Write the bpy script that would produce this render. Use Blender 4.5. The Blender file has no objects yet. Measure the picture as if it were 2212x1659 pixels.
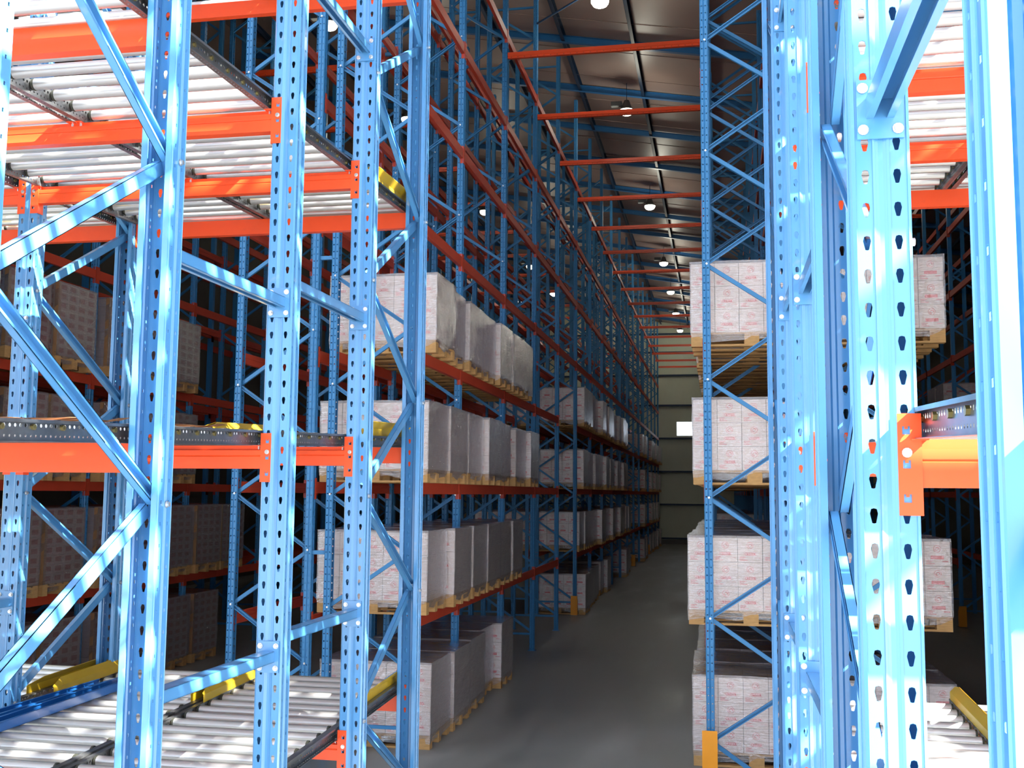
import bpy, bmesh, math, random
from mathutils import Matrix, Vector
random.seed(7)
S = bpy.context.scene
C = S.collection
H = 2.63                                   # camera height above the warehouse floor

# ------------------------------------------------------------------ camera
F, YAW, PITCH, ROLL = 2307.3, .1922, .1015, .0084
a, t = YAW, PITCH
R0 = Vector((math.cos(a), math.sin(a), 0))
FW = Vector((-math.sin(a)*math.cos(t), math.cos(a)*math.cos(t), math.sin(t)))
U0 = Vector((math.sin(a)*math.sin(t), -math.cos(a)*math.sin(t), math.cos(t)))
R1 = R0*math.cos(ROLL) + U0*math.sin(ROLL)
U1 = U0*math.cos(ROLL) - R0*math.sin(ROLL)
cd = bpy.data.cameras.new('camera'); cam = bpy.data.objects.new('camera', cd); C.objects.link(cam)
cam.matrix_world = Matrix(((R1.x, U1.x, -FW.x, 0), (R1.y, U1.y, -FW.y, 0), (R1.z, U1.z, -FW.z, H), (0, 0, 0, 1)))
cd.sensor_width = 36; cd.lens = F/2212*36; cd.clip_start = .05; cd.clip_end = 500
S.camera = cam

# ------------------------------------------------------------------ world, sun, exposure
w = bpy.data.worlds.new('sky'); S.world = w; w.use_nodes = True
bg = w.node_tree.nodes['Background']; bg.inputs[0].default_value = (.78, .88, 1, 1); bg.inputs[1].default_value = 4.5
sd = bpy.data.lights.new('sun', 'SUN'); sd.energy = 80; sd.angle = .0093; sd.color = (1, .96, .88)
sun = bpy.data.objects.new('sun', sd); C.objects.link(sun)
SUNV = Vector((1.1, -.5, 1)).normalized()
sun.rotation_euler = SUNV.to_track_quat('Z', 'Y').to_euler()
S.view_settings.view_transform = 'Standard'; S.view_settings.look = 'None'
S.view_settings.gamma = 1; S.view_settings.use_curve_mapping = False
S.view_settings.exposure = 0.0

# ------------------------------------------------------------------ materials
def lin(r, g, b):
    f = lambda c: (c/255/12.92) if c <= 10 else ((c/255+.055)/1.055)**2.4
    return (f(r), f(g), f(b), 1)
def mat(name, col, rough=.5, metal=0., noise=.06, scale=8., bump=0., spec=.5, emit=None, coat=0., dirt=None, stretch=None):
    m = bpy.data.materials.new(name); m.use_nodes = True
    nt = m.node_tree; N = nt.nodes; L = nt.links; b = N['Principled BSDF']
    b.inputs['Roughness'].default_value = rough; b.inputs['Metallic'].default_value = metal
    b.inputs['Specular IOR Level'].default_value = spec
    if coat: b.inputs['Coat Weight'].default_value = coat; b.inputs['Coat Roughness'].default_value = .12
    tc = N.new('ShaderNodeTexCoord'); mp = N.new('ShaderNodeMapping'); L.new(tc.outputs['Object'], mp.inputs[0])
    if stretch: mp.inputs['Scale'].default_value = stretch
    nz = N.new('ShaderNodeTexNoise'); nz.inputs['Scale'].default_value = scale; nz.inputs['Detail'].default_value = 5
    L.new(mp.outputs[0], nz.inputs['Vector'])
    hs = N.new('ShaderNodeHueSaturation'); hs.inputs['Color'].default_value = col
    mr = N.new('ShaderNodeMapRange'); mr.inputs[3].default_value = 1-noise*2; mr.inputs[4].default_value = 1+noise*2
    L.new(nz.outputs[0], mr.inputs[0]); L.new(mr.outputs[0], hs.inputs['Value'])
    out = hs.outputs[0]
    if dirt:
        n2 = N.new('ShaderNodeTexNoise'); n2.inputs['Scale'].default_value = dirt[1]; n2.inputs['Detail'].default_value = 8
        L.new(mp.outputs[0], n2.inputs['Vector'])
        r2 = N.new('ShaderNodeValToRGB'); r2.color_ramp.elements[0].position = dirt[2]; r2.color_ramp.elements[1].position = dirt[2]+.12
        L.new(n2.outputs[0], r2.inputs[0])
        mx = N.new('ShaderNodeMix'); mx.data_type = 'RGBA'
        ml = N.new('ShaderNodeMath'); ml.operation = 'MULTIPLY'; ml.inputs[1].default_value = dirt[3]
        L.new(r2.outputs[0], ml.inputs[0]); L.new(ml.outputs[0], mx.inputs[0]); L.new(out, mx.inputs[6]); mx.inputs[7].default_value = dirt[0]
        out = mx.outputs[2]
    L.new(out, b.inputs['Base Color'])
    if bump:
        bp = N.new('ShaderNodeBump'); bp.inputs['Strength'].default_value = bump; bp.inputs['Distance'].default_value = .01
        L.new(nz.outputs[0], bp.inputs['Height']); L.new(bp.outputs[0], b.inputs['Normal'])
    if emit:
        b.inputs['Emission Color'].default_value = emit[0]; b.inputs['Emission Strength'].default_value = emit[1]
    return m
M = {}
M['blue'] = mat('blue_paint_lightened', lin(76, 138, 190), .3, noise=.05, scale=3, spec=.5, coat=.5, dirt=(lin(150, 160, 165), 14, .66, .35))  # lightened copy of the rack blue so sun patches burn out white
M['blue2'] = mat('blue_paint_rack', lin(56, 124, 176), .42, noise=.05, scale=3, spec=.4)
M['navy'] = mat('dark_blue_paint', lin(30, 92, 160), .3, noise=.05, scale=4)
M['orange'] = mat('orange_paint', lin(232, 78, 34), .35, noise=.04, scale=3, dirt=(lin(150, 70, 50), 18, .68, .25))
M['orange2'] = mat('rack_orange_shaded', lin(186, 66, 42), .5, noise=.06, scale=3, spec=.3)  # same orange darkened and browned, interior shade put into the colour
M['galv'] = mat('galvanised_steel', lin(118, 120, 122), .36, metal=.75, noise=.16, scale=22)
M['roller'] = mat('zinc_roller', lin(196, 197, 196), .36, metal=.7, noise=.08, scale=9, stretch=(.4, 6, 6))
M['hub'] = mat('dark_hub', lin(58, 60, 52), .5, metal=.2)
M['brass'] = mat('yellow_zinc', lin(150, 136, 88), .4, metal=.7)
M['bolt'] = mat('bolt_steel', lin(205, 208, 210), .3, metal=.8)
M['yellow'] = mat('yellow_paint', lin(182, 150, 30), .45, noise=.08, scale=5, dirt=(lin(120, 95, 40), 16, .66, .4))
M['guard'] = mat('amber_paint', lin(232, 150, 22), .45, noise=.05)
M['wood'] = mat('pallet_wood', lin(186, 146, 96), .8, noise=.16, scale=14, spec=.2, stretch=(1, 1, 6))
M['card'] = mat('white_carton', lin(214, 198, 190), .75, noise=.03, scale=6, spec=.2)
M['card2'] = mat('grey_carton', lin(168, 146, 138), .8, noise=.06, scale=10, spec=.2)
M['red'] = mat('red_print', lin(214, 104, 104), .7, noise=.1, scale=30)
M['red2'] = mat('dull_red_print', lin(138, 66, 62), .7, noise=.1, scale=30)
M['kraft'] = mat('brown_cardboard', lin(150, 112, 78), .85, noise=.12, scale=12)
M['lampbody'] = mat('lamp_housing', lin(90, 92, 92), .5, metal=.4)
M['bulb'] = mat('lamp_glass', (1, 1, 1, 1), .3, emit=((1, 1, .78, 1), 14.))
M['beamdark'] = mat('purlin_paint', lin(22, 48, 78), .5)
M['rafter'] = mat('rafter_paint', lin(36, 100, 156), .4)
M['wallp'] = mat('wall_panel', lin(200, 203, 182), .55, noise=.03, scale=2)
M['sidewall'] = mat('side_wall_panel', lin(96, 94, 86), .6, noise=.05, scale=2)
def mat_ceiling():
    m = mat('roof_lining', lin(158, 138, 130), .42, noise=.1, scale=.8, bump=.25, spec=.5)
    return m
M['ceil'] = mat_ceiling()
def mat_floor():
    m = bpy.data.materials.new('concrete_floor'); m.use_nodes = True
    nt = m.node_tree; N = nt.nodes; L = nt.links; b = N['Principled BSDF']
    tc = N.new('ShaderNodeTexCoord')
    n1 = N.new('ShaderNodeTexNoise'); n1.inputs['Scale'].default_value = .9; n1.inputs['Detail'].default_value = 8
    mp = N.new('ShaderNodeMapping'); mp.inputs['Scale'].default_value = (1.6, .35, 1); L.new(tc.outputs['Object'], mp.inputs[0]); L.new(mp.outputs[0], n1.inputs['Vector'])
    cr = N.new('ShaderNodeValToRGB'); e = cr.color_ramp.elements
    e[0].position = .3; e[0].color = lin(92, 96, 96); e[1].position = .72; e[1].color = lin(146, 147, 144)
    L.new(n1.outputs[0], cr.inputs[0]); L.new(cr.outputs[0], b.inputs['Base Color'])
    n2 = N.new('ShaderNodeTexNoise'); n2.inputs['Scale'].default_value = 5; n2.inputs['Detail'].default_value = 6; L.new(tc.outputs['Object'], n2.inputs['Vector'])
    mr = N.new('ShaderNodeMapRange'); mr.inputs[1].default_value = .3; mr.inputs[2].default_value = .7; mr.inputs[3].default_value = .28; mr.inputs[4].default_value = .6
    L.new(n1.outputs[0], mr.inputs[0]); L.new(mr.outputs[0], b.inputs['Roughness'])
    bp = N.new('ShaderNodeBump'); bp.inputs['Strength'].default_value = .12; bp.inputs['Distance'].default_value = .01
    L.new(n2.outputs[0], bp.inputs['Height']); L.new(bp.outputs[0], b.inputs['Normal'])
    return m
M['floor'] = mat_floor()
M['yard'] = mat('yard_concrete', lin(122, 120, 115), .85, noise=.06, scale=1.2)
def mat_film():
    m = bpy.data.materials.new('stretch_film'); m.use_nodes = True
    nt = m.node_tree; N = nt.nodes; L = nt.links; N.remove(N['Principled BSDF']); o = N['Material Output']
    tc = N.new('ShaderNodeTexCoord'); mp = N.new('ShaderNodeMapping'); mp.inputs['Scale'].default_value = (2.6, 2.6, 34)
    mp.inputs['Rotation'].default_value = (0.06, .05, 0)
    nz = N.new('ShaderNodeTexNoise'); nz.inputs['Scale'].default_value = 2.2; nz.inputs['Detail'].default_value = 6; nz.inputs['Distortion'].default_value = .6
    oi = N.new('ShaderNodeObjectInfo'); ad = N.new('ShaderNodeVectorMath'); ad.operation = 'ADD'
    L.new(tc.outputs['Object'], ad.inputs[0]); L.new(oi.outputs['Location'], ad.inputs[1])
    L.new(ad.outputs[0], mp.inputs[0]); L.new(mp.outputs[0], nz.inputs['Vector'])
    bp = N.new('ShaderNodeBump'); bp.inputs['Strength'].default_value = .5; bp.inputs['Distance'].default_value = .025
    n3 = N.new('ShaderNodeTexNoise'); n3.inputs['Scale'].default_value = 11; n3.inputs['Detail'].default_value = 3; n3.inputs['Distortion'].default_value = 1.2
    L.new(ad.outputs[0], n3.inputs['Vector'])
    hm = N.new('ShaderNodeMath'); hm.operation = 'MULTIPLY_ADD'; hm.inputs[1].default_value = 1.6; L.new(n3.outputs[0], hm.inputs[0]); L.new(nz.outputs[0], hm.inputs[2])
    L.new(hm.outputs[0], bp.inputs['Height'])
    tr = N.new('ShaderNodeBsdfTransparent'); gl = N.new('ShaderNodeBsdfGlossy'); gl.inputs['Roughness'].default_value = .12
    gl.inputs['Color'].default_value = (.95, .96, 1, 1); L.new(bp.outputs[0], gl.inputs['Normal'])
    df = N.new('ShaderNodeBsdfDiffuse'); df.inputs['Color'].default_value = (.9, .9, .93, 1)
    fr = N.new('ShaderNodeLayerWeight'); fr.inputs['Blend'].default_value = .5
    pw = N.new('ShaderNodeMath'); pw.operation = 'POWER'; pw.inputs[1].default_value = 1.15; L.new(fr.outputs['Facing'], pw.inputs[0])
    mr = N.new('ShaderNodeMapRange'); mr.inputs[3].default_value = .19; mr.inputs[4].default_value = .98; L.new(pw.outputs[0], mr.inputs[0])
    m1 = N.new('ShaderNodeMixShader'); L.new(mr.outputs[0], m1.inputs[0]); L.new(tr.outputs[0], m1.inputs[1]); L.new(gl.outputs[0], m1.inputs[2])
    rp = N.new('ShaderNodeMapRange'); rp.inputs[1].default_value = .45; rp.inputs[2].default_value = .75; rp.inputs[3].default_value = .02; rp.inputs[4].default_value = .17
    L.new(nz.outputs[0], rp.inputs[0])
    m2 = N.new('ShaderNodeMixShader'); L.new(rp.outputs[0], m2.inputs[0]); L.new(m1.outputs[0], m2.inputs[1]); L.new(df.outputs[0], m2.inputs[2])
    L.new(m2.outputs[0], o.inputs[0]); return m
M['film'] = mat_film()
def mat_glass():
    m = bpy.data.materials.new('window_glass'); m.use_nodes = True
    nt = m.node_tree; N = nt.nodes; L = nt.links; N.remove(N['Principled BSDF']); o = N['Material Output']
    tr = N.new('ShaderNodeBsdfTransparent'); gl = N.new('ShaderNodeBsdfGlossy'); gl.inputs['Roughness'].default_value = .05
    mx = N.new('ShaderNodeMixShader'); mx.inputs[0].default_value = .06; L.new(tr.outputs[0], mx.inputs[1]); L.new(gl.outputs[0], mx.inputs[2])
    L.new(mx.outputs[0], o.inputs[0]); return m
M['glass'] = mat_glass()

# ------------------------------------------------------------------ mesh builder
class MB:
    def __init__(s): s.v = []; s.f = []; s.m = []
    def quad(s, p, mi=0):
        n = len(s.v); s.v += [tuple(q) for q in p]; s.f.append(tuple(range(n, n+len(p)))); s.m.append(mi)
    def box(s, x0, x1, y0, y1, z0, z1, mi=0):
        n = len(s.v)
        s.v += [(x, y, z) for z in (z0, z1) for y in (y0, y1) for x in (x0, x1)]
        for f in ((0, 2, 3, 1), (4, 5, 7, 6), (0, 1, 5, 4), (2, 6, 7, 3), (0, 4, 6, 2), (1, 3, 7, 5)):
            s.f.append(tuple(n+i for i in f)); s.m.append(mi)
    def cyl(s, p, q, r, n=12, mi=0, caps=True, r2=None):
        p = Vector(p); q = Vector(q); d = (q-p).normalized(); r2 = r if r2 is None else r2
        u = d.orthogonal().normalized(); w_ = d.cross(u); k = len(s.v)
        for c, rr in ((p, r), (q, r2)):
            for i in range(n):
                an = 2*math.pi*i/n; s.v.append(tuple(c+u*math.cos(an)*rr+w_*math.sin(an)*rr))
        for i in range(n):
            j = (i+1) % n; s.f.append((k+i, k+j, k+n+j, k+n+i)); s.m.append(mi)
        if caps:
            s.f.append(tuple(k+i for i in reversed(range(n)))); s.m.append(mi)
            s.f.append(tuple(k+n+i for i in range(n))); s.m.append(mi)
    def prism(s, prof, x0, x1, axis='x', mi=0, close=True):
        # closed profile (list of 2D) extruded along an axis
        n = len(prof); k = len(s.v)
        def P(c, p):
            return {'x': (c, p[0], p[1]), 'y': (p[0], c, p[1]), 'z': (p[0], p[1], c)}[axis]
        for c in (x0, x1): s.v += [P(c, p) for p in prof]
        for i in range(n):
            j = (i+1) % n; s.f.append((k+i, k+j, k+n+j, k+n+i)); s.m.append(mi)
        s.f.append(tuple(k+i for i in range(n))); s.m.append(mi); s.f.append(tuple(k+n+i for i in range(n))); s.m.append(mi)
    def mesh(s, name, mats, smooth=False, fix=True):
        me = bpy.data.meshes.new(name); me.from_pydata(s.v, [], s.f)
        for i, x in enumerate(s.m): me.polygons[i].material_index = x
        for x in (mats if isinstance(mats, (list, tuple)) else [mats]): me.materials.append(M[x])
        if fix:
            b = bmesh.new(); b.from_mesh(me); bmesh.ops.recalc_face_normals(b, faces=b.faces); b.to_mesh(me); b.free()
        if smooth:
            me.polygons.foreach_set('use_smooth', [True]*len(me.polygons))
            me.set_sharp_from_angle(angle=.7)
        me.update(); return me

def ob(name, me, parent=None, loc=(0, 0, 0), rot=None, mw=None, label=None, kind=None):
    o = bpy.data.objects.new(name, me); C.objects.link(o)
    if parent: o.parent = parent
    if mw is not None: o.matrix_local = mw
    else:
        o.location = loc
        if rot: o.rotation_euler = rot
    if label: o['label'] = label
    if kind: o['kind'] = kind
    return o
def tag(o, label, cat, group=None, kind=None):
    o['label'] = label; o['category'] = cat
    if group: o['group'] = group
    if kind: o['kind'] = kind
    return o
def thing(name, label, cat, loc=(0, 0, 0), rot=None, group=None):
    return tag(ob(name, None, loc=loc, rot=rot), label, cat, group)
ORD = ['first', 'second', 'third', 'fourth', 'fifth', 'sixth', 'seventh', 'eighth', 'ninth', 'tenth', 'eleventh', 'twelfth',
       'thirteenth', 'fourteenth', 'fifteenth', 'sixteenth', 'seventeenth', 'eighteenth', 'nineteenth', 'twentieth'] + ['%dth' % i for i in range(21, 90)]

# sheet metal wall with punched holes, swept along z between plan points
def strip(mb, p, q, z0, n, pitch, holes):
    """p,q plan points; holes: list of (u_centre fraction, [(du,dz) x8 clockwise from bottom-left], zoff)"""
    P = Vector((p[0], p[1], 0)); Q = Vector((q[0], q[1], 0)); L = (Q-P).length; d = (Q-P)/L
    if not holes:
        mb.quad([(p[0], p[1], z0), (q[0], q[1], z0), (q[0], q[1], z0+n*pitch), (p[0], p[1], z0+n*pitch)]); return
    k = len(holes)
    for i in range(n):
        for h, (uc, ring, zo) in enumerate(holes):
            ua, ub = L*h/k, L*(h+1)/k; uc_ = uc*L
            za, zb = z0+i*pitch, z0+(i+1)*pitch; zc = (za+zb)/2+zo
            outer = [(ua, za), ((ua+ub)/2, za), (ub, za), (ub, (za+zb)/2), (ub, zb), ((ua+ub)/2, zb), (ua, zb), (ua, (za+zb)/2)]
            inner = [(uc_+du, zc+dz) for du, dz in ring]
            b = len(mb.v)
            for u, z in outer+inner:
                v = P+d*u; mb.v.append((v.x, v.y, z))
            for j in range(8):
                jj = (j+1) % 8; mb.f.append((b+j, b+jj, b+8+jj, b+8+j)); mb.m.append(0)
KEY = [(-.004, -.016), (0, -.017), (.004, -.016), (.0085, .004), (.006, .014), (0, .016), (-.006, .014), (-.0085, .004)]
SQ = [(-.004, -.006), (0, -.006), (.004, -.006), (.004, 0), (.004, .006), (0, .006), (-.004, .006), (-.004, 0)]
def ring8(r): return [(-r*.7, -r*.7), (0, -r), (r*.7, -r*.7), (r, 0), (r*.7, r*.7), (0, r), (-r*.7, r*.7), (-r, 0)]
def solid(mb, name, mats, th=.0025):
    me = mb.mesh(name, mats, fix=False)
    b = bmesh.new(); b.from_mesh(me); bmesh.ops.remove_doubles(b, verts=b.verts, dist=.0004)
    bmesh.ops.recalc_face_normals(b, faces=b.faces)
    bmesh.ops.solidify(b, geom=b.faces[:]+b.edges[:]+b.verts[:], thickness=th)
    b.to_mesh(me); b.free(); me.update(); return me

# open-backed upright: web at y=0 facing -y, sides back to y=d, lips turned in
def upright_mesh(w_, d, h, pitch, key, side, mats, name, holes=True):
    mb = MB(); n = int(h/pitch); g = w_*.05; x = w_/2
    pts = [(-x*.6, d), (-x*.95, d), (-x, d-.006), (-x, d*.55), (-x*.9, d*.46), (-x*.98, d*.38), (-x, .006), (-x+.006, 0), (-g*2, 0), (-g, .006), (g, .006), (g*2, 0), (x-.006, 0), (x, .006), (x*.98, d*.38), (x*.9, d*.46), (x, d*.55), (x, d-.006), (x*.95, d), (x*.6, d)]
    for i in range(len(pts)-1):
        hs = None
        if holes:
            if i in (7, 11): hs = [(.5 + (-.02 if i == 7 else .02), key, 0)]
            if i in (5, 13): hs = [(.5, side, 0 if i == 5 else .02)]
            if i in (2, 16): hs = [(.5, side, 0 if i == 2 else .02)]
        strip(mb, pts[i], pts[i+1], 0, n, pitch, hs)
    return solid(mb, name, mats)
def bolt_mesh(r=.009, h=.012):
    mb = MB(); mb.cyl((0, 0, 0), (0, -h*.25, 0), r*1.35, 12); mb.cyl((0, -h*.2, 0), (0, -h, 0), r, 6); return mb.mesh('bolt', 'bolt')
BOLT = bolt_mesh(); BOLTS = bolt_mesh(.008, .008)

# channel brace from A to B; n = direction its web faces
_br = {}
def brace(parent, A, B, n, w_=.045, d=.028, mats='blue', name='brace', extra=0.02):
    A = Vector(A); B = Vector(B); z = (B-A).normalized(); L = (B-A).length+2*extra
    key = (round(L, 3), w_, d, mats)
    if key not in _br:
        mb = MB(); tk = .0025; x = w_/2
        mb.box(-x, x, 0, tk, 0, L); mb.box(-x, -x+tk, 0, d, 0, L); mb.box(x-tk, x, 0, d, 0, L)
        mb.box(-x, -x+.009, d-tk, d, 0, L); mb.box(x-.009, x, d-tk, d, 0, L)
        _br[key] = mb.mesh('brace', mats)
    y = -(Vector(n)-z*Vector(n).dot(z)).normalized(); x = y.cross(z)
    o = A-z*extra
    return ob(name, _br[key], parent, mw=Matrix(((x.x, y.x, z.x, o.x), (x.y, y.y, z.y, o.y), (x.z, y.z, z.z, o.z), (0, 0, 0, 1))))

# ================================================================== SETTING
def struct(name, me, label, cat, **k):
    o = ob(name, me, **k); return tag(o, label, cat, kind='structure')
XW0, XW1, Y0W, Y1W = -14.5, 9.5, 4.6, 57.75  # roof's unseen front edge drawn forward to keep sun off the loads
mb = MB(); mb.box(XW0, XW1, -1.0, Y1W, -.2, 0); struct('floor', mb.mesh('floor', 'floor'), 'worn dark grey concrete warehouse floor', 'floor')
mb = MB(); mb.box(-60, 60, -70, -1.0, -.25, -.02); struct('yard', mb.mesh('yard', 'yard'), 'sunlit concrete yard in front of the open racks', 'ground')
RZ = lambda X: H+9.13-.17*(X+3.05)                 # underside of roof lining
XR = -11.0
def roofz(X): return RZ(X) if X > XR else RZ(XR)+.17*(X-XR)
mb = MB()
for xa, xb in ((XW0, XR), (XR, XW1)):
    za, zb = roofz(xa)+.16, roofz(xb)+.16
    n = len(mb.v)
    for y in (Y0W, Y1W+.1):
        mb.v += [(xa, y, za), (xb, y, zb), (xb, y, zb+.12), (xa, y, za+.12)]
    for f in ((0, 1, 2, 3), (4, 5, 6, 7), (0, 1, 5, 4), (1, 2, 6, 5), (2, 3, 7, 6), (3, 0, 4, 7)):
        mb.f.append(tuple(n+i for i in f)); mb.m.append(0)
ceil = struct('ceiling', mb.mesh('ceiling', 'ceil'), 'sloping dark foil-lined warehouse roof on blue rafters', 'ceiling')
# thin seams between roof sheets
mb = MB()
for k in range(36):
    y = Y0W+.8+k*1.45
    for xa, xb in ((XR, XW1),):
        za, zb = roofz(xa)+.15, roofz(xb)+.15
        mb.quad([(xa, y, za), (xb, y, zb), (xb, y, zb+.012), (xa, y, za+.012)]); mb.quad([(xa, y, za), (xb, y, zb), (xb, y+.012, zb), (xa, y+.012, za)])
ob('sheet_seam', mb.mesh('seam', 'ceil', fix=False), ceil, kind='stuff')
FY = [10.6]+[12.63+2.7*k for k in range(17)]       # rack frame positions
def ibeam(L):
    mb = MB(); mb.box(0, L, -.045, .045, 0, .008); mb.box(0, L, -.045, .045, .132, .14); mb.box(0, L, -.005, .005, .008, .132); return mb
raf = ibeam(20.8).mesh('rafter', 'rafter'); ang = math.atan(.17)
for k, y in enumerate([7.9]+FY):
    ob('rafter', raf, ceil, (XR, y, roofz(XR)-.0), (0, ang, 0))
mb = MB(); mb.box(-.035, .035, 0, Y1W-Y0W, 0, .012); mb.box(-.035, .035, 0, Y1W-Y0W, .13, .14); mb.box(-.035, -.025, 0, Y1W-Y0W, 0, .14)
pur = mb.mesh('purlin', 'beamdark')
for k in range(-8, 6):
    X = -3.03+1.43*k*(-1)
    if XR < X < XW1: ob('purlin', pur, ceil, (X, Y0W, roofz(X)+.02), (0, ang, 0))
# back wall: ribbed sandwich panels with a window opening
wx0, wx1, wz0, wz1 = -2.26, -1.1, H+3.09, H+3.88
mb = MB(); zt = 13.2
mb.box(XW0, wx0, Y1W, Y1W+.15, 0, zt); mb.box(wx1, XW1, Y1W, Y1W+.15, 0, zt); mb.box(wx0, wx1, Y1W, Y1W+.15, 0, wz0); mb.box(wx0, wx1, Y1W, Y1W+.15, wz1, zt)
wb = struct('wall_back', mb.mesh('wall_back', 'wallp'), 'pale green-grey ribbed panel wall at the far end', 'wall')
mb = MB()
for k in range(60):
    x = -6+k*.15
    if x > 2.6: break
    for za, zb in (((0, wz0), (wz1, zt)) if wx0-.02 < x < wx1 else ((0, zt),)): mb.box(x-.012, x+.012, Y1W-.006, Y1W, za, zb)
ob('wall_rib', mb.mesh('rib', 'wallp'), wb, kind='stuff')
mb = MB(); mb.box(-12, 8, Y1W-.12, Y1W-.02, -.045, .045); gm = mb.mesh('girt', 'beamdark')
for z in (8.6, 7.6, 6.35, 4.73, 2.96, 1.19, -.55, -2.33):
    ob('wall_girt', gm, wb, (0, 0, z+H))
mb = MB(); mb.box(XW0, XW1, Y1W-.03, Y1W, 0, .22); ob('plinth', mb.mesh('plinth', 'yard'), wb)
mb = MB(); mb.box(wx0, wx1, -.01, .01, wz0, wz0+.03); mb.box(wx0, wx1, -.01, .01, wz1-.03, wz1); mb.box(wx0, wx0+.03, -.01, .01, wz0, wz1); mb.box(wx1-.03, wx1, -.01, .01, wz0, wz1)
wn = struct('window_1', mb.mesh('window_frame', 'wallp'), 'small blown-out rectangular window high in the far wall', 'window', loc=(0, Y1W+.06, 0))
mb = MB(); mb.box(wx0+.03, wx1-.03, -.003, .003, wz0+.03, wz1-.03); ob('pane', mb.mesh('pane', 'glass'), wn)
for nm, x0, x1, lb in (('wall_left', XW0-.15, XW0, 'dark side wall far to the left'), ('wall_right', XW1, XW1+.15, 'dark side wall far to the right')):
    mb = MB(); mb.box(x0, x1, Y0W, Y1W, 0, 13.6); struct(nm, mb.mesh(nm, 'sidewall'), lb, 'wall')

# unseen front wall added around the opening to cut sky light on the racks
mb = MB(); ox0, ox1, oz, yf = -6.7, 2.85, 9.7, 8.75
mb.box(XW0, ox0, yf, yf+.15, 0, 13.2); mb.box(ox1, XW1, yf, yf+.15, 0, 13.2); mb.box(ox0, ox1, yf, yf+.15, oz, 11.5)
struct('wall_light_blocker', mb.mesh('wall_light_blocker', 'wallp'), 'unseen front wall added to cut daylight on the racks', 'wall')
# ================================================================== PALLET FLOW RACK (foreground)
YP = [.26, 1.34, 2.43, 3.51, 4.53, 5.63, 6.78]     # post lines; index-2 = p
FH = 9.9
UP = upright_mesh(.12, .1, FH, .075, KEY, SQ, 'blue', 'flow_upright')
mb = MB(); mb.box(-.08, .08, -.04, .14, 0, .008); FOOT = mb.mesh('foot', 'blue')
FX = {'L2': -6.19, 'L1': -4.08, 'L0': -1.968, 'R0': .36, 'R1': 2.47, 'R2': 4.58, 'R3': 6.69}  # last two lines added out of view to carry sun-filtering decks
FXN = {'L2': 'outermost left line', 'L1': 'second line left of the aisle', 'L0': 'line along the left of the aisle', 'R0': 'line along the right of the aisle', 'R1': 'outer line on the right', 'R2': 'added third line on the right', 'R3': 'added outermost line on the right'}
def upright(par, x, y, web, bolts=()):
    """web=-1 faces camera, +1 faces away"""
    z = Matrix.Rotation(0 if web < 0 else math.pi, 4, 'Z'); z.translation = (x, y, 0)
    p = ob('upright', UP, par, mw=z); ob('foot_plate', FOOT, p)
    return p
for key, X in FX.items():
    for (i, j, nm) in ((0, 1, 'nearest'), (2, 3, 'second'), (5, 6, 'rear')):
        if key in ('L2', 'R1', 'R2', 'R3') and i == 0: continue
        ya, yb = YP[i], YP[j]
        fr = thing('flow_rack', 'blue braced flow rack, %s pair on the %s' % (nm, FXN[key]), 'flow rack', (X, ya, 0), group='flow racks')
        upright(fr, 0, 0, -1); upright(fr, 0, yb-ya, 1)
        D = yb-ya; b0, b1 = .07, D-.07
        # zigzag in the y-z plane
        if (i, j) == (2, 3): zn, zf = (.57+H-4*.62*2+.0, 1.18+H-4*.62*2-.0), None
        zf0 = {0: 1.2, 2: 1.18, 5: 1.79}[i]; p_ = {0: 1.2, 2: 1.23, 5: 1.21}[i]   # node heights on far post
        zn0 = zf0-p_/2
        for k in range(-4, 6):
            f0 = zf0+k*p_+H; n0 = zn0+k*p_+H
            if n0 > .05 and f0 < FH-.2: brace(fr, (0, b0, n0), (0, b1, f0-.03), (1, 0, 0), .05, .03)
            if f0 > .05 and n0+p_ < FH-.2: brace(fr, (0, b1, f0+.03), (0, b0, n0+p_), (-1, 0, 0), .05, .03)
            for yy, zz in ((b1+.03, f0), (b0-.03, n0)):
                if .1 < zz < FH-.3: ob('bolt', BOLT, fr, (.062, yy, zz), (0, 0, math.pi/2))
# the single uprights between the braced pairs
for key, X in FX.items():
    fr = thing('single_upright', 'blue single upright between the braced pairs, %s' % FXN[key], 'upright', (X, YP[4], 0), group='single uprights')
    upright(fr, 0, 0, -1)
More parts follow.
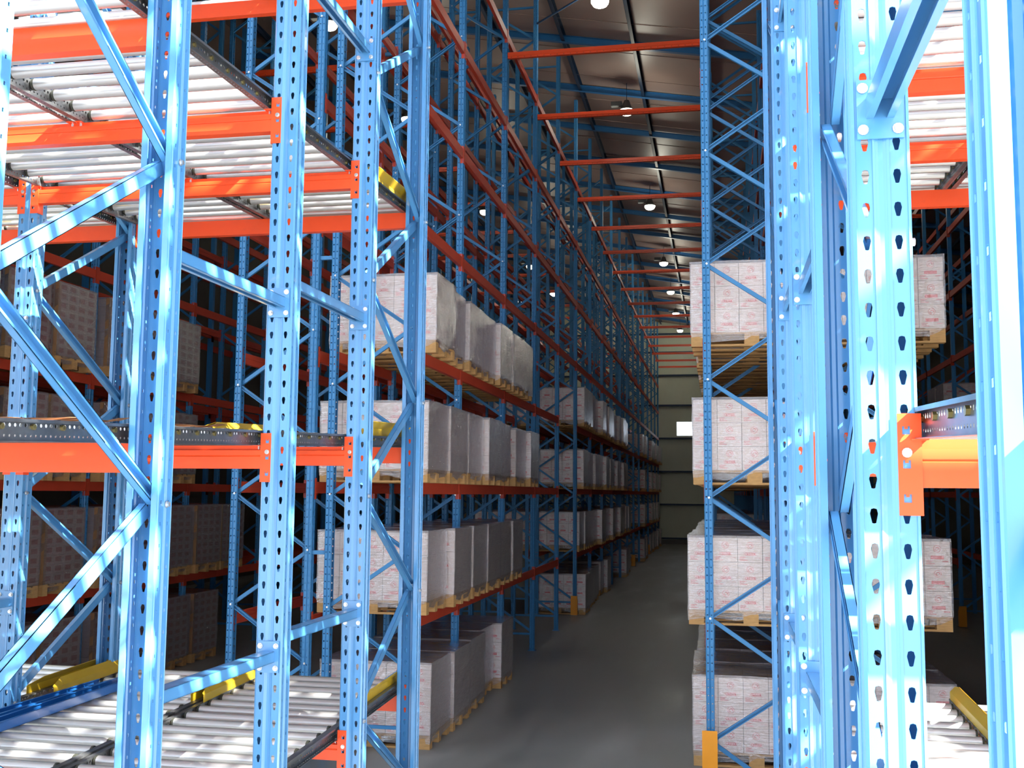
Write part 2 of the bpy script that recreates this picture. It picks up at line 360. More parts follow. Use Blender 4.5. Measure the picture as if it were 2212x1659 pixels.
# spacers bolted between uprights
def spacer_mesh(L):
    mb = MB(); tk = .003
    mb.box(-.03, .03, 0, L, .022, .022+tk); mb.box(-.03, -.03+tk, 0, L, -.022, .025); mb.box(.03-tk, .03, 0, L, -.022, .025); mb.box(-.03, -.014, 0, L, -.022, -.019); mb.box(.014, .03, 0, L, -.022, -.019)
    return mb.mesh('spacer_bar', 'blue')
_sp = {}
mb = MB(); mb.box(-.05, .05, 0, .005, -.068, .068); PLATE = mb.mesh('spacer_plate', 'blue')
for key, X in FX.items():
    for (i, j, zs) in ((1, 2, (.86, -.73, 2.46)), (3, 4, (.855, -.73, 2.42)), (4, 5, (.965, -.66, 2.52))):
        for lv, z in enumerate(zs):
            if key in ('R1', 'R2', 'R3', 'L2') and lv == 2: continue
            ya = YP[i]+(.0 if i in (1, 3) else .1); yb = YP[j]-.003; L = yb-ya-.005
            if (i, j) not in _sp: _sp[(i, j)] = spacer_mesh(L)
            sp = thing('row_spacer', 'blue %s spacer, %s to %s upright, %s' % (('waist-high', 'low', 'top')[lv], ORD[i], ORD[j], FXN[key]), 'spacer', (X, ya, z+H), group='row spacers')
            ob('spacer_bar', _sp[(i, j)], sp)
            ob('spacer_plate', PLATE, sp, (0, L-.0, 0))
            for bx in (-.037, .037):
                for bz in (-.048, .048): ob('bolt', BOLT, sp, (bx, L-.001, bz))
# stepped beams with hooked connectors
def flow_beam(L, h=.105):
    prof = [(0, 0), (.05, 0), (.05, h), (.018, h), (.018, h-.022), (0, h-.022), (0, h*.55+.004), (.0035, h*.55), (0, h*.55-.004)]
    mb = MB(); mb.prism(prof, 0, L, 'x')
    return mb.mesh('flow_beam', 'orange')
def connector_mesh(hh, wd=.046, nh=3, mats='orange'):
    """plate in x-z plane facing -y with square notches; origin at its bottom outer corner, x from 0 (beam side) to wd"""
    mb = MB(); hx0, hx1 = wd*.42, wd*.78; zs = [hh*(k+.5)/nh for k in range(nh)]; s = .009
    mb.box(0, hx0, -.004, 0, 0, hh); mb.box(hx1, wd, -.004, 0, 0, hh)
    z = 0
    for zc in zs: mb.box(hx0, hx1, -.004, 0, z, zc-s); z = zc+s
    mb.box(hx0, hx1, -.004, 0, z, hh)
    for zc in zs: mb.box(hx0+.005, hx1-.005, -.004, .002, zc+s-.006, zc+s)
    mb.box(-.004, 0, -.004, .05, 0, hh)
    return mb.mesh('connector', mats)
CON = connector_mesh(.22)
SL = .0385
FL = {'C': -1.43, 'B': .151, 'A': 1.72, 'D': 3.30, 'E': 4.88, 'F': 6.46}  # top two levels are unseen decks added to filter the sun
FLN = {'C': 'lowest', 'B': 'eye-level', 'A': 'upper', 'D': 'high', 'E': 'added shading', 'F': 'added topmost'}
ROT180 = Matrix.Rotation(math.pi, 4, 'Z')
XL = -4.08+.06, -1.968-.06
_fb = {}
BAYS = [('L2', 'L1', 'outer left bay'), ('L1', 'L0', 'left bay beside the aisle'), ('R0', 'R1', 'right bay beside the aisle'), ('R1', 'R2', 'added outer right bay'), ('R2', 'R3', 'added farthest right bay')]
for ka, kb, bn in BAYS:
    xa, xb = FX[ka]+.064, FX[kb]-.064; L = round(xb-xa, 3)
    if L not in _fb: _fb[L] = flow_beam(L)
    for lv, zc in FL.items():
        if (kb == 'R2' and lv in 'CBA') or (kb == 'R3' and lv in 'CBAD'): continue
        for i in range(1, 7):
            y = YP[i]; z = zc+SL*(y-4.53)-.052+H
            t_ = thing('flow_crossbar', 'orange bar, %s level, %s, %s uprights' % (FLN[lv], bn, ORD[i]), 'crossbar', (xa, y, z), group='flow rack crossbars')
            far = i in (1, 3, 6)
            if far:
                m_ = ROT180.copy(); m_.translation = (L, 0, 0); ob('beam_body', _fb[L], t_, mw=m_)
                for sx in (0, 1):
                    m_ = (Matrix.Translation((L, .0, -.06)) @ ROT180 @ Matrix.Scale(-1, 4, (1, 0, 0))) if sx else (Matrix.Translation((0, 0, -.06)) @ ROT180)
                    c = ob('connector', CON, t_, mw=m_)
            else:
                ob('beam_body', _fb[L], t_)
                for sx in (0, 1):
                    m_ = Matrix.Translation((L, 0, -.06)) if sx else (Matrix.Translation((0, 0, -.06)) @ Matrix.Scale(-1, 4, (1, 0, 0)))
                    ob('connector', CON, t_, mw=m_)
                    ob('bolt', BOLTS, t_, (L+.027 if sx else -.027, -.004, .075))
# roller lanes
RL = 6.1; RPITCH = .15; YS = .92
def rail_mesh():
    mb = MB(); n = int(RL/.025)
    # plan coords (x,y)->(x, z) ; sweep along local z then rotate: build along z with strip()
    r = ring8(.0065)
    # web of height .068 lies along plan y (0..068); flanges go -x (outward)
    strip(mb, (0, .0), (0, .068), 0, n, .025, [(.27, ring8(.0045), 0), (.74, r, 0)])
    pts = [(.030, .0), (0, .0)]; strip(mb, pts[0], pts[1], 0, n, .025, [(.5, ring8(.004), 0)])
    strip(mb, (0, .068), (.030, .068), 0, n, .025, [])
    strip(mb, (.030, .068), (.030, .058), 0, n, .025, [])
    me = solid(mb, 'flow_rail', 'galv', .002)
    # (x, y, z) -> (x, z, y): profile y becomes up, sweep z becomes +y
    me.transform(Matrix(((1, 0, 0, 0), (0, 0, 1, 0), (0, 1, 0, 0), (0, 0, 0, 1)))); me.flip_normals(); return me
RAIL = rail_mesh()
def roller_mesh(L):
    mb = MB(); r = .0265
    mb.cyl((.014, 0, 0), (L-.014, 0, 0), r, 14); 
    for x0, x1 in ((.004, .016), (L-.016, L-.004)): mb.cyl((x0, 0, 0), (x1, 0, 0), r*1.03, 12, 1)
    mb.cyl((-.016, 0, 0), (L+.016, 0, 0), .0055, 6, 2)
    for x0 in (-.016, L+.008): mb.cyl((x0, 0, 0), (x0+.008, 0, 0), .010, 6, 2)
    return mb.mesh('roller', ['roller', 'hub', 'brass'], smooth=True)
_ro = {}
def guide_mesh(L):
    mb = MB(); pr = [(0, .0), (0, .045), (-.037, .085), (-.039, .082), (-.003, .042), (-.003, .0)]
    n = len(pr); k = len(mb.v)
    for yy, cut in ((0, .25), (.12, 1), (L-.05, 1), (L, .8)):
        for px, pz in pr: mb.v.append((px if pz < .05 else px*cut, yy, pz if pz < .05 else .045+(pz-.045)*cut))
    for s_ in range(3):
        for i in range(n):
            j = (i+1) % n; q = k+s_*n; mb.f.append((q+i, q+j, q+n+j, q+n+i)); mb.m.append(0)
    mb.f.append(tuple(range(k, k+n))); mb.f.append(tuple(range(k+3*n, k+4*n))); mb.m += [0, 0]
    return mb.mesh('entry_guide', 'yellow')
GUIDE = guide_mesh(.95)
mb = MB(); mb.box(-.018, .018, -.03, .03, -.003, 0); mb.cyl((0, 0, -.018), (0, 0, .008), .006, 6, 1); CLIP = mb.mesh('rail_clip', ['orange', 'bolt'])
for ka, kb, bn in BAYS:
    xa, xb = FX[ka]+.064, FX[kb]-.064
    for side, (r0, r1) in (('left', (xa+.02, xa+.92)), ('right', (xb-.98, xb-.04))):
        Wd = round(r1-r0, 3)
        if Wd not in _ro: _ro[Wd] = roller_mesh(Wd-.012)
        for lv, zc in FL.items():
            if (kb == 'R2' and lv in 'CBA') or (kb == 'R3' and lv in 'CBAD'): continue
            z0 = zc+.053+SL*(YS-4.53)+H
            ln = thing('roller_lane', 'sloping galvanised roller lane, %s level, %s half of the %s' % (FLN[lv], side, bn), 'roller conveyor', (r0, YS, z0), (math.atan(SL), 0, 0), group='pallet flow roller lanes')
            ob('rail', RAIL, ln, mw=Matrix.Scale(-1, 4, (1, 0, 0)))
            ob('rail', RAIL, ln, (Wd, 0, 0))
            for k in range(int(RL/RPITCH)):
                ob('roller', _ro[Wd], ln, (.006, .07+k*RPITCH, .046))
            if lv in 'CBA':
                ob('entry_guide', GUIDE, ln, (-.0, RL-1.0, .07)); ob('entry_guide', GUIDE, ln, mw=Matrix.Translation((Wd, RL-1.0, .07)) @ Matrix.Scale(-1, 4, (1, 0, 0)))
            for i in range(1, 7):
                for xx in (-.02, Wd+.02): ob('rail_clip', CLIP, ln, (xx, YP[i]-YS+.02, 0))
# loose pieces on the lanes
def zC(y, lv='C'): return FL[lv]+.053+SL*(y-4.53)+H
def loose_channel(L):
    mb = MB(); mb.box(0, L, -.05, .05, 0, .003); mb.box(0, L, -.05, -.047, 0, .05); mb.box(0, L, .047, .05, 0, .05); mb.box(0, L, -.05, -.036, .047, .05); mb.box(0, L, .036, .05, .047, .05)
    return mb.mesh('loose_channel', 'navy')
for (p, q, lb) in (((-3.98, 4.75), (-3.80, 6.25), 'dark blue steel channel lying on the lowest rollers, beside the yellow guide'), ((-3.80, 4.95), (-3.70, 6.35), 'dark blue steel channel lying on the lowest rollers, nearer the aisle')):
    L = math.dist(p, q); o = ob('loose_channel', loose_channel(L)); tag(o, lb, 'steel channel', 'loose blue channels')
    o.location = (p[0], p[1], zC(p[1])+.076); o.rotation_euler = (0, -math.atan(SL), math.atan2(q[1]-p[1], q[0]-p[0]))
def sheet_of_card(w_, d, seed):
    rnd = random.Random(seed); b = bmesh.new(); n = 8
    g = [[b.verts.new((w_*i/n, d*j/n, .004+.006*math.sin(i*1.1+seed)*math.sin(j*.9)+rnd.uniform(0, .002)+(.012 if i == n and j > 5 else 0))) for j in range(n+1)] for i in range(n+1)]
    for i in range(n):
        for j in range(n): b.faces.new((g[i][j], g[i+1][j], g[i+1][j+1], g[i][j+1]))
    bmesh.ops.solidify(b, geom=b.faces[:], thickness=.005); me = bpy.data.meshes.new('flattened_carton'); b.to_mesh(me); b.free(); me.materials.append(M['kraft']); return me
for s_, (x, y, lb) in enumerate(((-2.5, 3.25, 'flattened brown cardboard lying on the eye-level rollers, nearer'), (-2.55, 4.15, 'second flattened brown cardboard sheet on the eye-level rollers, farther back'))):
    o = ob('flattened_carton', sheet_of_card(.34, .45, s_), loc=(x, y, zC(y, 'B')+.082), rot=(math.atan(SL), 0, .1)); tag(o, lb, 'cardboard', 'flattened cartons')

# ================================================================== SELECTIVE RACKS (behind)
ROWS = {'A': (-3.97, -3.13, 'row left of the main aisle'), 'B': (-5.03, -4.19, 'row backing onto the left aisle row'),
        'C': (-8.94, -8.10, 'far left row'), 'C2': (-10.0, -9.16, 'row behind the far left row'),
        'D': (-.11, .74, 'row right of the main aisle'), 'E': (.94, 1.78, 'row backing onto the right aisle row'), 'F': (4.8, 5.64, 'far right row')}
LV = [-1.458, -.083, 1.304, 2.709, 4.076, 5.43, 6.794]
_um = {}
def rack_post(h, detail):
    k = (round(h, 1), detail)
    if k not in _um:
        DOT = ring8(.0075); TD = [(-.004, -.013), (0, -.014), (.004, -.013), (.008, .003), (.006, .011), (0, .012), (-.006, .011), (-.008, .003)]
        _um[k] = upright_mesh(.09, .075, h, .075, TD, DOT, 'blue2', 'rack_upright', detail)
    return _um[k]
mb = MB(); mb.box(-.06, .06, -.03, .1, 0, .008); RFOOT = mb.mesh('foot', 'blue2')
def far_frame(x0, x1, h):
    """whole frame as one mesh for the distant bays"""
    mb = MB(); W = x1-x0
    for cx, s_ in ((0, 1), (W, -1)):
        xs = sorted((cx-.0375, cx+.0375)); mb.box(xs[0], xs[1], -.04, -.037, 0, h); mb.box(xs[0], xs[1], .037, .04, 0, h)
        xw = cx-s_*.0375; mb.box(min(xw, xw+s_*.003), max(xw, xw+s_*.003), -.037, .037, 0, h)
        mb.box(xs[0]+.035, xs[0]+.04, -.043, -.04, 0, h)
    z = .35; up = True
    while z+.575 < h-.1:
        za, zb = (z, z+.575); 
        pa, pb = ((.03, za), (W-.03, zb)) if up else ((W-.03, za), (.03, zb))
        d = Vector((pb[0]-pa[0], 0, pb[1]-pa[1])).normalized(); n_ = Vector((-d.z, 0, d.x))*.02
        k = len(mb.v)
        for yy in (-.015, .015):
            for P, sg in ((pa, 1), (pb, 1), (pb, -1), (pa, -1)): mb.v.append((P[0]+n_.x*sg, yy, P[1]+n_.z*sg))
        for f in ((0, 1, 2, 3), (4, 5, 6, 7), (0, 1, 5, 4), (1, 2, 6, 5), (2, 3, 7, 6), (3, 0, 4, 7)): mb.f.append(tuple(k+i for i in f)); mb.m.append(0)
        z += .575; up = not up
    for zz in (.3, h-.5): mb.box(0, W, -.012, .012, zz, zz+.035)
    return mb.mesh('rack_frame_far', 'blue2')
_ff = {}
NEAR = {'A': 7, 'B': 4, 'C': 4, 'C2': 0, 'D': 4, 'E': 2, 'F': 5}
for rk, (x0, x1, rn) in ROWS.items():
    hh = math.floor(min(RZ(x0), RZ(x1))*10-1.2)/10
    W = x1-x0
    for k, y in enumerate(FY):
        lb = 'blue braced frame, %s back, %s' % (ORD[k], rn)
        if k < NEAR[rk]:
            fr = thing('pallet_rack_frame', lb, 'pallet rack', (x0, y, 0), group='pallet racks')  # one braced upright frame, only a part of the rack row
            pm = rack_post(hh, True)
            for xx, rz in ((0, -math.pi/2), (W, math.pi/2)):
                # web faces outward in x; body towards the frame centre
                off = -.0375 if xx == 0 else .0375
                p = ob('upright', pm, fr, (xx+off, 0, 0), (0, 0, rz)); ob('foot_plate', RFOOT, p)
            mirror = (rk in ('D', 'E', 'B') or k == 0)
            z = .295; a_ = (.0, W) if not mirror else (W, .0)
            # z nodes: aisle side -1.18+1.15k (A) ; -1.76+1.15k (D)
            nodes = []; zz = -1.18-.575*2+H; sd = 1 if not mirror else 0
            if rk == 'D': sd = 1; 
            if rk == 'A' and k == 0: sd = 0
            base = {True: -1.18-.575*3+H, False: -1.18-.575*2+H}[rk in ('D',)]
            zz = base; 
            while zz < hh-.25:
                nodes.append((W-.03 if sd else .03, zz)); sd = 1-sd; zz += .575
            for q in range(len(nodes)-1):
                (xa, za), (xb, zb) = nodes[q], nodes[q+1]
                br = brace(fr, (xa, -.002, za+.022), (xb, -.002, zb-.022), (0, -1 if q % 2 == 0 else 1, 0), .04, .026, 'blue2', extra=.012)
                bx = xa+(.025 if xa > W/2 else -.025)
                if k < 3: ob('bolt', BOLTS, fr, (bx, -.046, za))
            for zz in (nodes[0][1]-.03, nodes[-1][1]+.04):
                brace(fr, (.04, 0, zz), (W-.04, 0, zz), (0, -1, 0), .035, .025, 'blue2', extra=0)
        else:
            key = (round(W, 2), hh)
            if key not in _ff: _ff[key] = far_frame(0, W, hh)
            tag(ob('pallet_rack_frame', _ff[key], loc=(x0, y, 0)), lb, 'pallet rack', 'pallet racks')

# back-to-back ties between rows A-B and D-E
mb = MB(); mb.box(0, .22, -.02, .02, -.02, .02); TIE = mb.mesh('row_tie', 'blue2')
for xa, rn in ((-4.19-.01, 'left'), (.74+.005, 'right')):
    for k in range(6):
        for n_, z in enumerate((2.0, 5.1, 8.2)):
            o = ob('row_tie', TIE, loc=(xa, FY[k], z)); o.scale = (1.0, 1, 1)
            tag(o, 'blue tie joining the %s back-to-back racks at the %s frame, %s' % (rn, ORD[k], ('low', 'middle', 'high')[n_]), 'rack tie', 'row ties')
# beams
def rack_beam_mesh(L):
    prof = [(0, 0), (0, .12), (-.03, .12), (-.03, .095), (-.045, .095), (-.045, .063), (-.042, .06), (-.045, .057), (-.045, 0)]
    mb = MB(); mb.prism(prof, .045, L-.045, 'y'); return mb.mesh('rack_beam', 'orange2')
mb = MB(); mb.box(-.05, .006, .04, .045, 0, .22); mb.box(.002, .006, -.0, .045, 0, .22)
for z in (.05, .11, .17): mb.box(.006, .009, .012, .022, z, z+.008)
RCON = mb.mesh('connector', 'orange2')
_rb = {}
NB = {'A': 7, 'B': 3, 'C': 4, 'C2': 0, 'D': 2, 'E': 2, 'F': 5}
for rk, (x0, x1, rn) in ROWS.items():
    rest = MB()
    for k in range(len(FY)-1):
        L = round(FY[k+1]-FY[k], 2)
        if L not in _rb: _rb[L] = rack_beam_mesh(L)
        for li, z in enumerate(LV):
            if k == 4 and li < 3 and rk in ('A', 'F', 'D', 'B', 'E') and not (rk == 'F' and li == 2): continue
            for fc, x in (('aisle', x1 if rk in ('A', 'C', 'E') else x0), ('back', x0 if rk in ('A', 'C', 'E') else x1)):
                sgn = 1 if x == x1 else -1
                zz = z+.06+H
                if k < NB[rk]:
                    b = thing('rack_crossbar', 'orange bar, %s face, %s, %s bay, %s level' % (fc, rn, ORD[k], ORD[li]), 'crossbar', (x, FY[k], zz), group='rack crossbars')
                    flip = Matrix.Identity(4) if sgn > 0 else Matrix.Scale(-1, 4, (1, 0, 0))
                    ob('beam_body', _rb[L], b, mw=Matrix.Translation((sgn*.038, 0, 0)) @ flip)
                    for e in (0, 1):
                        m_ = Matrix.Translation((sgn*.038, L if e else 0, -.06)) @ flip @ (Matrix.Scale(-1, 4, (0, 1, 0)) if e else Matrix.Identity(4))
                        ob('connector', RCON, b, mw=m_)
                else:
                    xs = sorted((x+sgn*.038, x-sgn*.007)); rest.box(xs[0], xs[1], FY[k]+.045, FY[k+1]-.045, zz, zz+.12)
                    xs = sorted((x+sgn*.044, x+sgn*.04))
                    for y in (FY[k], FY[k+1]): rest.box(xs[0], xs[1], y-.045, y+.045, zz-.06, zz+.16)
    if rest.f: tag(ob('distant_crossbars', rest.mesh('far_beams', 'orange2')), 'distant orange crossbars of the %s' % rn, 'crossbar', kind='stuff')
# beams that tie the frame tops across the aisles
def cross_mesh(L):
    mb = MB(); mb.prism([(0, 0), (.05, 0), (.05, .03), (.06, .035), (.06, .09), (-.01, .09), (-.01, .035), (0, .03)], 0, L, 'x')
    for k in range(int(L/.1)): mb.box(.05+k*.1, .062+k*.1, -.002, 0, .012, .02, 1)
    return mb.mesh('cross_beam', ['orange', 'hub'])
for an, xa, xb in (('main', -3.085, -.155), ('left', -8.06, -5.08), ('right', 1.83, 4.75)):
    cm = cross_mesh(xb-xa)
    for k in range(2, len(FY)):
        o = ob('aisle_tie', cm, loc=(xa, FY[k]-.025, 6.55+H)); tag(o, 'orange tie bar across the %s aisle overhead, %s from the front' % (an, ORD[k-2]), 'tie bar', 'overhead aisle ties')

# ------------------------------------------------------------------ pallets and loads
def pallet_parts():
    mb = MB()
    mb.box(0, .145, 0, .8, 0, .022); top = MB(); top.box(-.05, .05, 0, 1, 0, 1)
    P = {}
    m_ = MB(); m_.box(0, 1.2, 0, .1, 0, .02); P['deck_board'] = m_.mesh('deck_board', 'wood')       # boards along x (1.2)
    m_ = MB(); m_.box(0, .145, 0, .8, 0, .02); P['stringer_board'] = m_.mesh('stringer_board', 'wood')
    m_ = MB(); m_.box(0, .145, 0, .1, 0, .08); P['block'] = m_.mesh('block', 'wood')
    return P
PP = pallet_parts()
PL = [('stringer_board', (x, 0, .102)) for x in (0, .5275, 1.055)] + [('deck_board', (0, y, .122)) for y in (0, .14, .28, .42, .56, .70)] \
   + [('block', (x, y, .022)) for x in (0, .5275, 1.055) for y in (0, .35, .70)] + [('deck_board', (0, y, .002)) for y in (0, .35, .70)]
mb = MB()
for nm, (x, y, z) in PL:
    w_, d_, h_ = {'deck_board': (1.2, .1, .02), 'stringer_board': (.145, .8, .02), 'block': (.145, .1, .08)}[nm]
    mb.box(x, x+w_, y, y+d_, z, z+h_)
PALLET = mb.mesh('pallet', 'wood')
def text_mesh(txt, size, bold=0):
    cu = bpy.data.curves.new('print', 'FONT'); cu.body = txt; cu.size = size; cu.resolution_u = 1; cu.offset = bold; cu.align_x = 'CENTER'
    o = bpy.data.objects.new('print', cu); C.objects.link(o); dg = bpy.context.evaluated_depsgraph_get(); dg.update()
    me = bpy.data.meshes.new_from_object(o.evaluated_get(dg)); bpy.data.objects.remove(o); bpy.data.curves.remove(cu); return me
def add_text(mb, txt, size, cx, cz, y, mi, bold=0, sx=1.):
    me = text_mesh(txt, size, bold); n = len(mb.v)
    for v in me.vertices: mb.v.append((cx+v.co.x*sx, y, cz+v.co.y))
    for p in me.polygons: mb.f.append(tuple(n+i for i in p.vertices)); mb.m.append(mi)
    bpy.data.meshes.remove(me)
def ringpoly(mb, cx, cz, r0, r1, y, mi, a0=0, a1=2*math.pi, n=18):
    k = len(mb.v)
    for i in range(n+1):
        an = a0+(a1-a0)*i/n
        mb.v += [(cx+r0*math.cos(an), y, cz+r0*math.sin(an)), (cx+r1*math.cos(an), y, cz+r1*math.sin(an))]
    for i in range(n): mb.f.append((k+2*i, k+2*i+1, k+2*i+3, k+2*i+2)); mb.m.append(mi)
CW, CD, CH = .238, .398, .236
def carton_print(mb, x, y, z, full=True):
    cx = x+CW*.5; e = y-.0008
    ringpoly(mb, cx, z+CH*.70, .030, .034, e, 1)
    ringpoly(mb, cx+.004, z+CH*.70, .010, .017, e, 1, -.6, 2.6, 10)
    ringpoly(mb, cx-.006, z+CH*.68, .008, .014, e, 1, 2.2, 5.6, 10)
    if full:
        for (x0, x1, z0, z1) in ((-.06, .06, .098, .0995), (-.06, .06, .066, .0675), (-.0615, -.06, .066, .0995), (.06, .0615, .066, .0995)):
            mb.quad([(cx+x0, e, z+z0), (cx+x1, e, z+z0), (cx+x1, e, z+z1), (cx+x0, e, z+z1)], 1)
        add_text(mb, 'CRESER', .034, cx, z+.071, e, 1, .0012, .95)
        add_text(mb, '12 x 1 kg', .014, cx+.072, z+.042, e, 1)
    else:
        mb.quad([(cx-.06, e, z+.066), (cx+.06, e, z+.066), (cx+.06, e, z+.099), (cx-.06, e, z+.099)], 1)
        mb.quad([(cx+.045, e, z+.042), (cx+.1, e, z+.042), (cx+.1, e, z+.05), (cx+.045, e, z+.05)], 1)
    for zz, wx in ((.048, .06), (.034, .045), (.02, .075)):
        mb.quad([(cx-.1, e, z+zz), (cx-.1+wx, e, z+zz), (cx-.1+wx, e, z+zz+.006), (cx-.1, e, z+zz+.006)], 1)
def carton_mesh(pr):
    mb = MB(); g = .0015; mb.box(g, CW-g, g, CD-g, g, CH-g)
    # flap seam along the top and tape
    mb.box(g, CW-g, CD/2-.002, CD/2+.002, CH-g, CH-g+.0008)
    if pr: carton_print(mb, 0, g, 0, True)
    return mb.mesh('carton', ['card', 'red'], fix=False)
CART = carton_mesh(True); CARTP = carton_mesh(False)
def stack_mesh(printed):
    mb = MB(); rnd = random.Random(3)
    for r in range(3):
        for i in range(5):
            for j in range(2):
                x, y, z = i*(CW+.002), j*CD+rnd.uniform(-.004, .004), r*CH; g = .002
                mb.box(x+g, x+CW-g, y+g, y+CD-g, z+g, z+CH-g)
                if j == 0: carton_print(mb, x, y+g, z, False)
    return mb.mesh('carton_stack', ['card', 'red'], fix=False)
STACK = stack_mesh(True)
def film_mesh(seed, w_=1.2, d=.8, z0=.06, z1=.87):
    rnd = random.Random(seed); b = bmesh.new(); nx, ny, nz = 8, 6, 9
    m_ = .006
    def pt(u, v, zz):
        x, y = u*w_, v*d
        return x, y
    loop = [(i/nx, 0) for i in range(nx)]+[(1, j/ny) for j in range(ny)]+[(1-i/nx, 1) for i in range(nx)]+[(0, 1-j/ny) for j in range(ny)]
    rows = []
    for k in range(nz+1):
        z = z0+(z1-z0)*k/nz; row = []
        sh = .010+(.012 if k == nz else 0)
        for (u, v) in loop:
            x, y = u*w_, v*d; ox = (u-.5)*2; oy = (v-.5)*2
            f = m_+rnd.uniform(0, .005)+(rnd.uniform(-.03, .0) if k == 0 else 0)
            x += (f if u == 1 else -f if u == 0 else 0); y += (f if v == 1 else -f if v == 0 else 0)
            row.append(b.verts.new((x, y, z+(rnd.uniform(-.02, .02) if k == 0 else (rnd.uniform(0, .008) if k == nz else 0)))))
        rows.append(row)
    n = len(loop)
    for k in range(nz):
        for i in range(n): b.faces.new((rows[k][i], rows[k][(i+1) % n], rows[k+1][(i+1) % n], rows[k+1][i]))
    c = b.verts.new((w_/2, d/2, z1+.012))
    for i in range(n): b.faces.new((rows[nz][i], rows[nz][(i+1) % n], c))
    bmesh.ops.recalc_face_normals(b, faces=b.faces)
    me = bpy.data.meshes.new('film'); b.to_mesh(me); b.free(); me.materials.append(M['film']); return me
FILM = [film_mesh(s_) for s_ in range(4)]
def load(x, y, z, label, detail=0, group='wrapped pallet loads', jit=True):
    """x,y = near left corner of the pallet"""
    if jit: x += random.uniform(-.025, .025)
    rz = random.uniform(-.012, .012)
    t_ = thing('pallet_load', label, 'pallet load', (x, y, z), (0, 0, rz), group)
    if detail:
        pl = ob('pallet', None, t_)
        for nm, loc in PL: ob(nm, PP[nm], pl, loc)
        for r in range(3):
            for i in range(5):
                for j in range(2):
                    dx, dy = random.uniform(-.004, .004), random.uniform(-.004, .004)
                    if r == 0: dy *= .5
                    ob('carton', CART if j == 0 else CARTP, t_, (i*(CW+.002)+dx*.4, j*CD+dy+.002, .143+r*CH), (0, 0, 0))
    else:
        ob('pallet', PALLET, t_); ob('carton_stack', STACK, t_, (0, .002, .143), kind='stuff')
    ob('film', FILM[random.randrange(4)], t_)
    return t_
LN = ['floor', 'second', 'third', 'fourth']
LZ = [0.0, H-1.278, H+.097, H+1.484]
XAe = -2.97-1.2
near = {0: [10.9, 11.76, 12.71, 13.57, 14.43], 1: [10.9, 11.76, 12.71, 13.57, 14.42, 15.44], 2: [10.9, 11.75, 12.71, 13.57, 14.43, 15.78, 16.62], 3: [10.98, 11.77, 12.73, 13.58, 14.44, 15.44, 16.3]}
for lv, ys in near.items():
    for n_, y in enumerate(ys):
        load(XAe+random.choice((-.05, -.02, .0, .03, .05)), y, LZ[lv], 'wrapped white cartons, %s from the front, %s level, near left of the aisle' % (ORD[n_], LN[lv]), 1 if n_ < 4 else 0)
rnd = random.Random(11)
def bay(k): return [FY[k]+.085, FY[k]+.95, FY[k]+1.81]
for lv in range(4):
    n_ = 0
    for k in list(range(5, 10))+[12]+list(range(14, 17)):
        for y in bay(k):
            if lv == 0 and rnd.random() < .4 and 5 < k < 10: continue
            if rnd.random() < .06: continue
            load(XAe+rnd.uniform(-.08, .06), y, LZ[lv], 'wrapped pallet past the passage, %s from it, %s level, left row' % (ORD[n_], LN[lv])); n_ += 1
for lv in range(4):
    ys = [10.87, 11.74]+bay(1)+bay(2)+bay(5)+(bay(6)+bay(7)[:2] if lv < 3 else [])
    for n_, y in enumerate(ys):
        load(-.30+(.0 if lv in (0, 1) else .04)+(0.02 if n_ else 0), y, LZ[lv], 'wrapped white cartons, %s from the front, %s level, right of the aisle' % (ORD[n_], LN[lv]), 1 if n_ < 1 else 0)
for lv in range(4):
    for n_, y in enumerate([10.87, 11.74]+bay(1)[:2]):
        if lv == 2: continue
        load(.95, y, LZ[lv], 'white cartons behind the right aisle row, %s back, %s level' % (ORD[n_], LN[lv]))
for lv in (0, 1, 3):
    for n_, y in enumerate(bay(2)+bay(3) if lv < 2 else bay(3)+bay(5)[:2]):
        load(4.62, y, LZ[lv], 'dim wrapped pallet, far right row, %s back, %s level' % (ORD[n_], LN[lv]))
for lv in range(3):
    for n_, y in enumerate(bay(5)+bay(6)[:2]):
        load(-5.41, y, LZ[lv+1], 'dim pallet, second left row, %s past the passage, %s level' % (ORD[n_], LN[lv+1]))
# small-carton loads of the far left row
SW, SD_, SH = .298, .199, .112
mb = MB(); g = .0015; mb.box(g, SW-g, g, SD_-g, g, SH-g)
mb.quad([(SW+.0005, .03, .035), (SW+.0005, .15, .035), (SW+.0005, .15, .095), (SW+.0005, .03, .095)], 1)
mb.quad([(.05, -.0008, .03), (.22, -.0008, .03), (.22, -.0008, .08), (.05, -.0008, .08)], 1)
SC = mb.mesh('small_carton', ['card2', 'red2'], fix=False)
def small_stack(rows):
    mb = MB()
    for r in range(rows):
        for i in range(4):
            for j in range(4):
                if 0 < j < 3 and i < 3 and r < rows-1: continue
                x, y, z = i*.3, j*.2, r*SH; mb.box(x+g, x+SW-g, y+g, y+SD_-g, z+g, z+SH-g)
                if i == 3: mb.quad([(x+SW+.0005, y+.03, z+.035), (x+SW+.0005, y+.15, z+.035), (x+SW+.0005, y+.15, z+.095), (x+SW+.0005, y+.03, z+.095)], 1)
    return mb.mesh('small_carton_stack', ['card2', 'red2'], fix=False)
SST = small_stack(8)
mb = MB(); mb.box(0, .05, -.004, 0, 0, .9); mb.box(.046, .05, 0, .05, 0, .9); POSTC = mb.mesh('edge_protector', 'kraft')
FILM2 = film_mesh(9, z1=1.05)
XC = -7.93-1.2
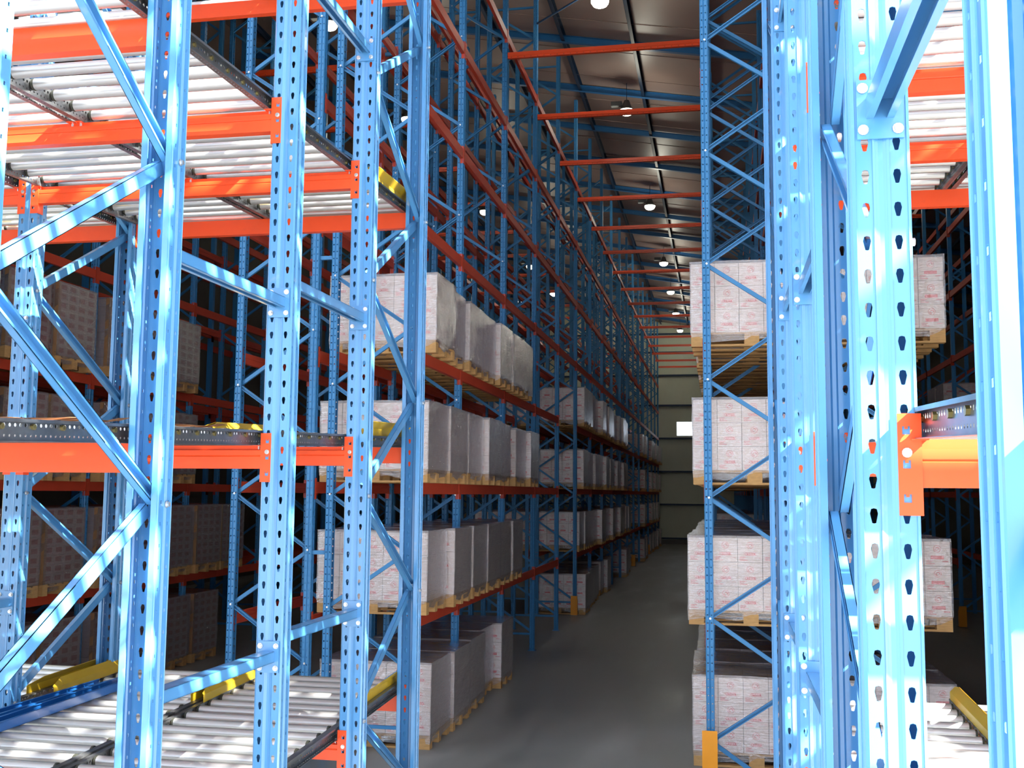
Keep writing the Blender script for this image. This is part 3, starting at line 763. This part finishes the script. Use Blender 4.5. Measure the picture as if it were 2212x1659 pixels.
for lv in range(4):
    ys = {3: [10.7, 11.6]+bay(1), 2: [10.7, 11.6]+bay(1), 1: [10.7, 11.6]+bay(1)+bay(2)[:2], 0: [10.7, 11.6]+bay(1)+bay(2)[:1]}[lv]
    for n_, y in enumerate(ys):
        t_ = thing('pallet_load', 'tall pallet of small red-printed cartons, %s back, %s level, far left row' % (ORD[n_], LN[lv]), 'pallet load', (XC+random.uniform(-.02, .02), y, LZ[lv]), group='small carton loads')
        ob('pallet', PALLET, t_)
        if n_ < 2 and lv in (2, 3):
            for r in range(8):
                for i in range(4):
                    for j in range(4):
                        if i == 3 or j == 0: ob('small_carton', SC, t_, (i*.3, j*.2, .143+r*SH))
        else: ob('carton_stack', SST, t_, (0, 0, .143), kind='stuff')
        ob('edge_protector', POSTC, t_, (1.152, -.004, .143))
        ob('film', FILM2, t_)
# post protectors
mb = MB(); mb.box(-.065, .065, -.10, -.094, .0, .42); mb.prism([(-.10, 0), (.02, 0), (.02, .3), (-.10, .42)], -.071, -.065, 'x'); mb.prism([(-.10, 0), (.02, 0), (.02, .3), (-.10, .42)], .065, .071, 'x'); GU = mb.mesh('post_protector', 'guard')
mb = MB(); mb.box(-.09, .09, -.13, .04, 0, .01); GF = mb.mesh('base_plate', 'yard')
for x, y, lb in ((-.12, 10.58, 'amber steel guard on the first upright right of the aisle'), (-3.13, 23.4, 'amber steel guard at the cross passage, left of the aisle'), (-3.13, 39.6, 'small amber guard far down the left side of the aisle'), (4.8, 23.4, 'amber guard at the cross passage in the far right row'), (-3.13, 47.7, 'most distant amber guard near the far wall')):
    t_ = thing('post_protector', lb, 'post guard', (x, y, 0), group='post guards'); ob('guard_plate', GU, t_); ob('base_plate', GF, t_)
# ------------------------------------------------------------------ lamps
mb = MB(); mb.cyl((0, 0, .06), (0, 0, .22), .11, 16, 0, r2=.06); mb.box(-.34, -.1, -.06, .06, .1, .2); mb.cyl((0, 0, .0), (0, 0, .06), .16, 20, r2=.12); LB = mb.mesh('lamp_housing', 'lampbody', smooth=True)
mb = MB()
pr = [(.155, 0), (.15, -.04), (.12, -.085), (.07, -.11), (.0, -.12)]
for i in range(4): mb.cyl((0, 0, pr[i][1]), (0, 0, pr[i+1][1]), pr[i][0], 16, caps=False, r2=max(pr[i+1][0], .001))
LG = mb.mesh('lamp_bowl', 'bulb', smooth=True)
mb = MB(); mb.cyl((0, 0, .2), (0, 0, .62), .008, 6); LR = mb.mesh('hanger', 'beamdark')
for an, xx, ys in (('main', -1.93, (17.54, 22.9, 30.9, 38.8, 44.5, 49.9, 55.2)), ('left', -6.85, (17.6, 22.6, 30.7, 38.6, 44.2, 55.2)), ('right', 3.3, (17.6, 22.9, 30.9, 44.2))):
    for n_, y in enumerate(ys):
        t_ = thing('high_bay_lamp', 'lit warehouse lamp over the %s aisle, %s from the front' % (an, ORD[n_]), 'lamp', (xx, y, 8.42+H), group='high bay lamps')
        ob('lamp_housing', LB, t_); ob('lamp_bowl', LG, t_); ob('hanger', LR, t_)
        pl = bpy.data.lights.new('lamp_light', 'POINT'); pl.energy = 42; pl.color = (1, .96, .8); pl.shadow_soft_size = .15
        ob('lamp_light', pl, t_, (0, 0, -.3))
mb = MB(); mb.cyl((-3.1, 17.98, H+8.3), (-2.2, 17.56, H+8.55), .018, 8); tag(ob('lamp_arm', mb.mesh('lamp_arm', 'beamdark')), 'dark rod from the left rack to the nearest overhead lamp', 'rod')
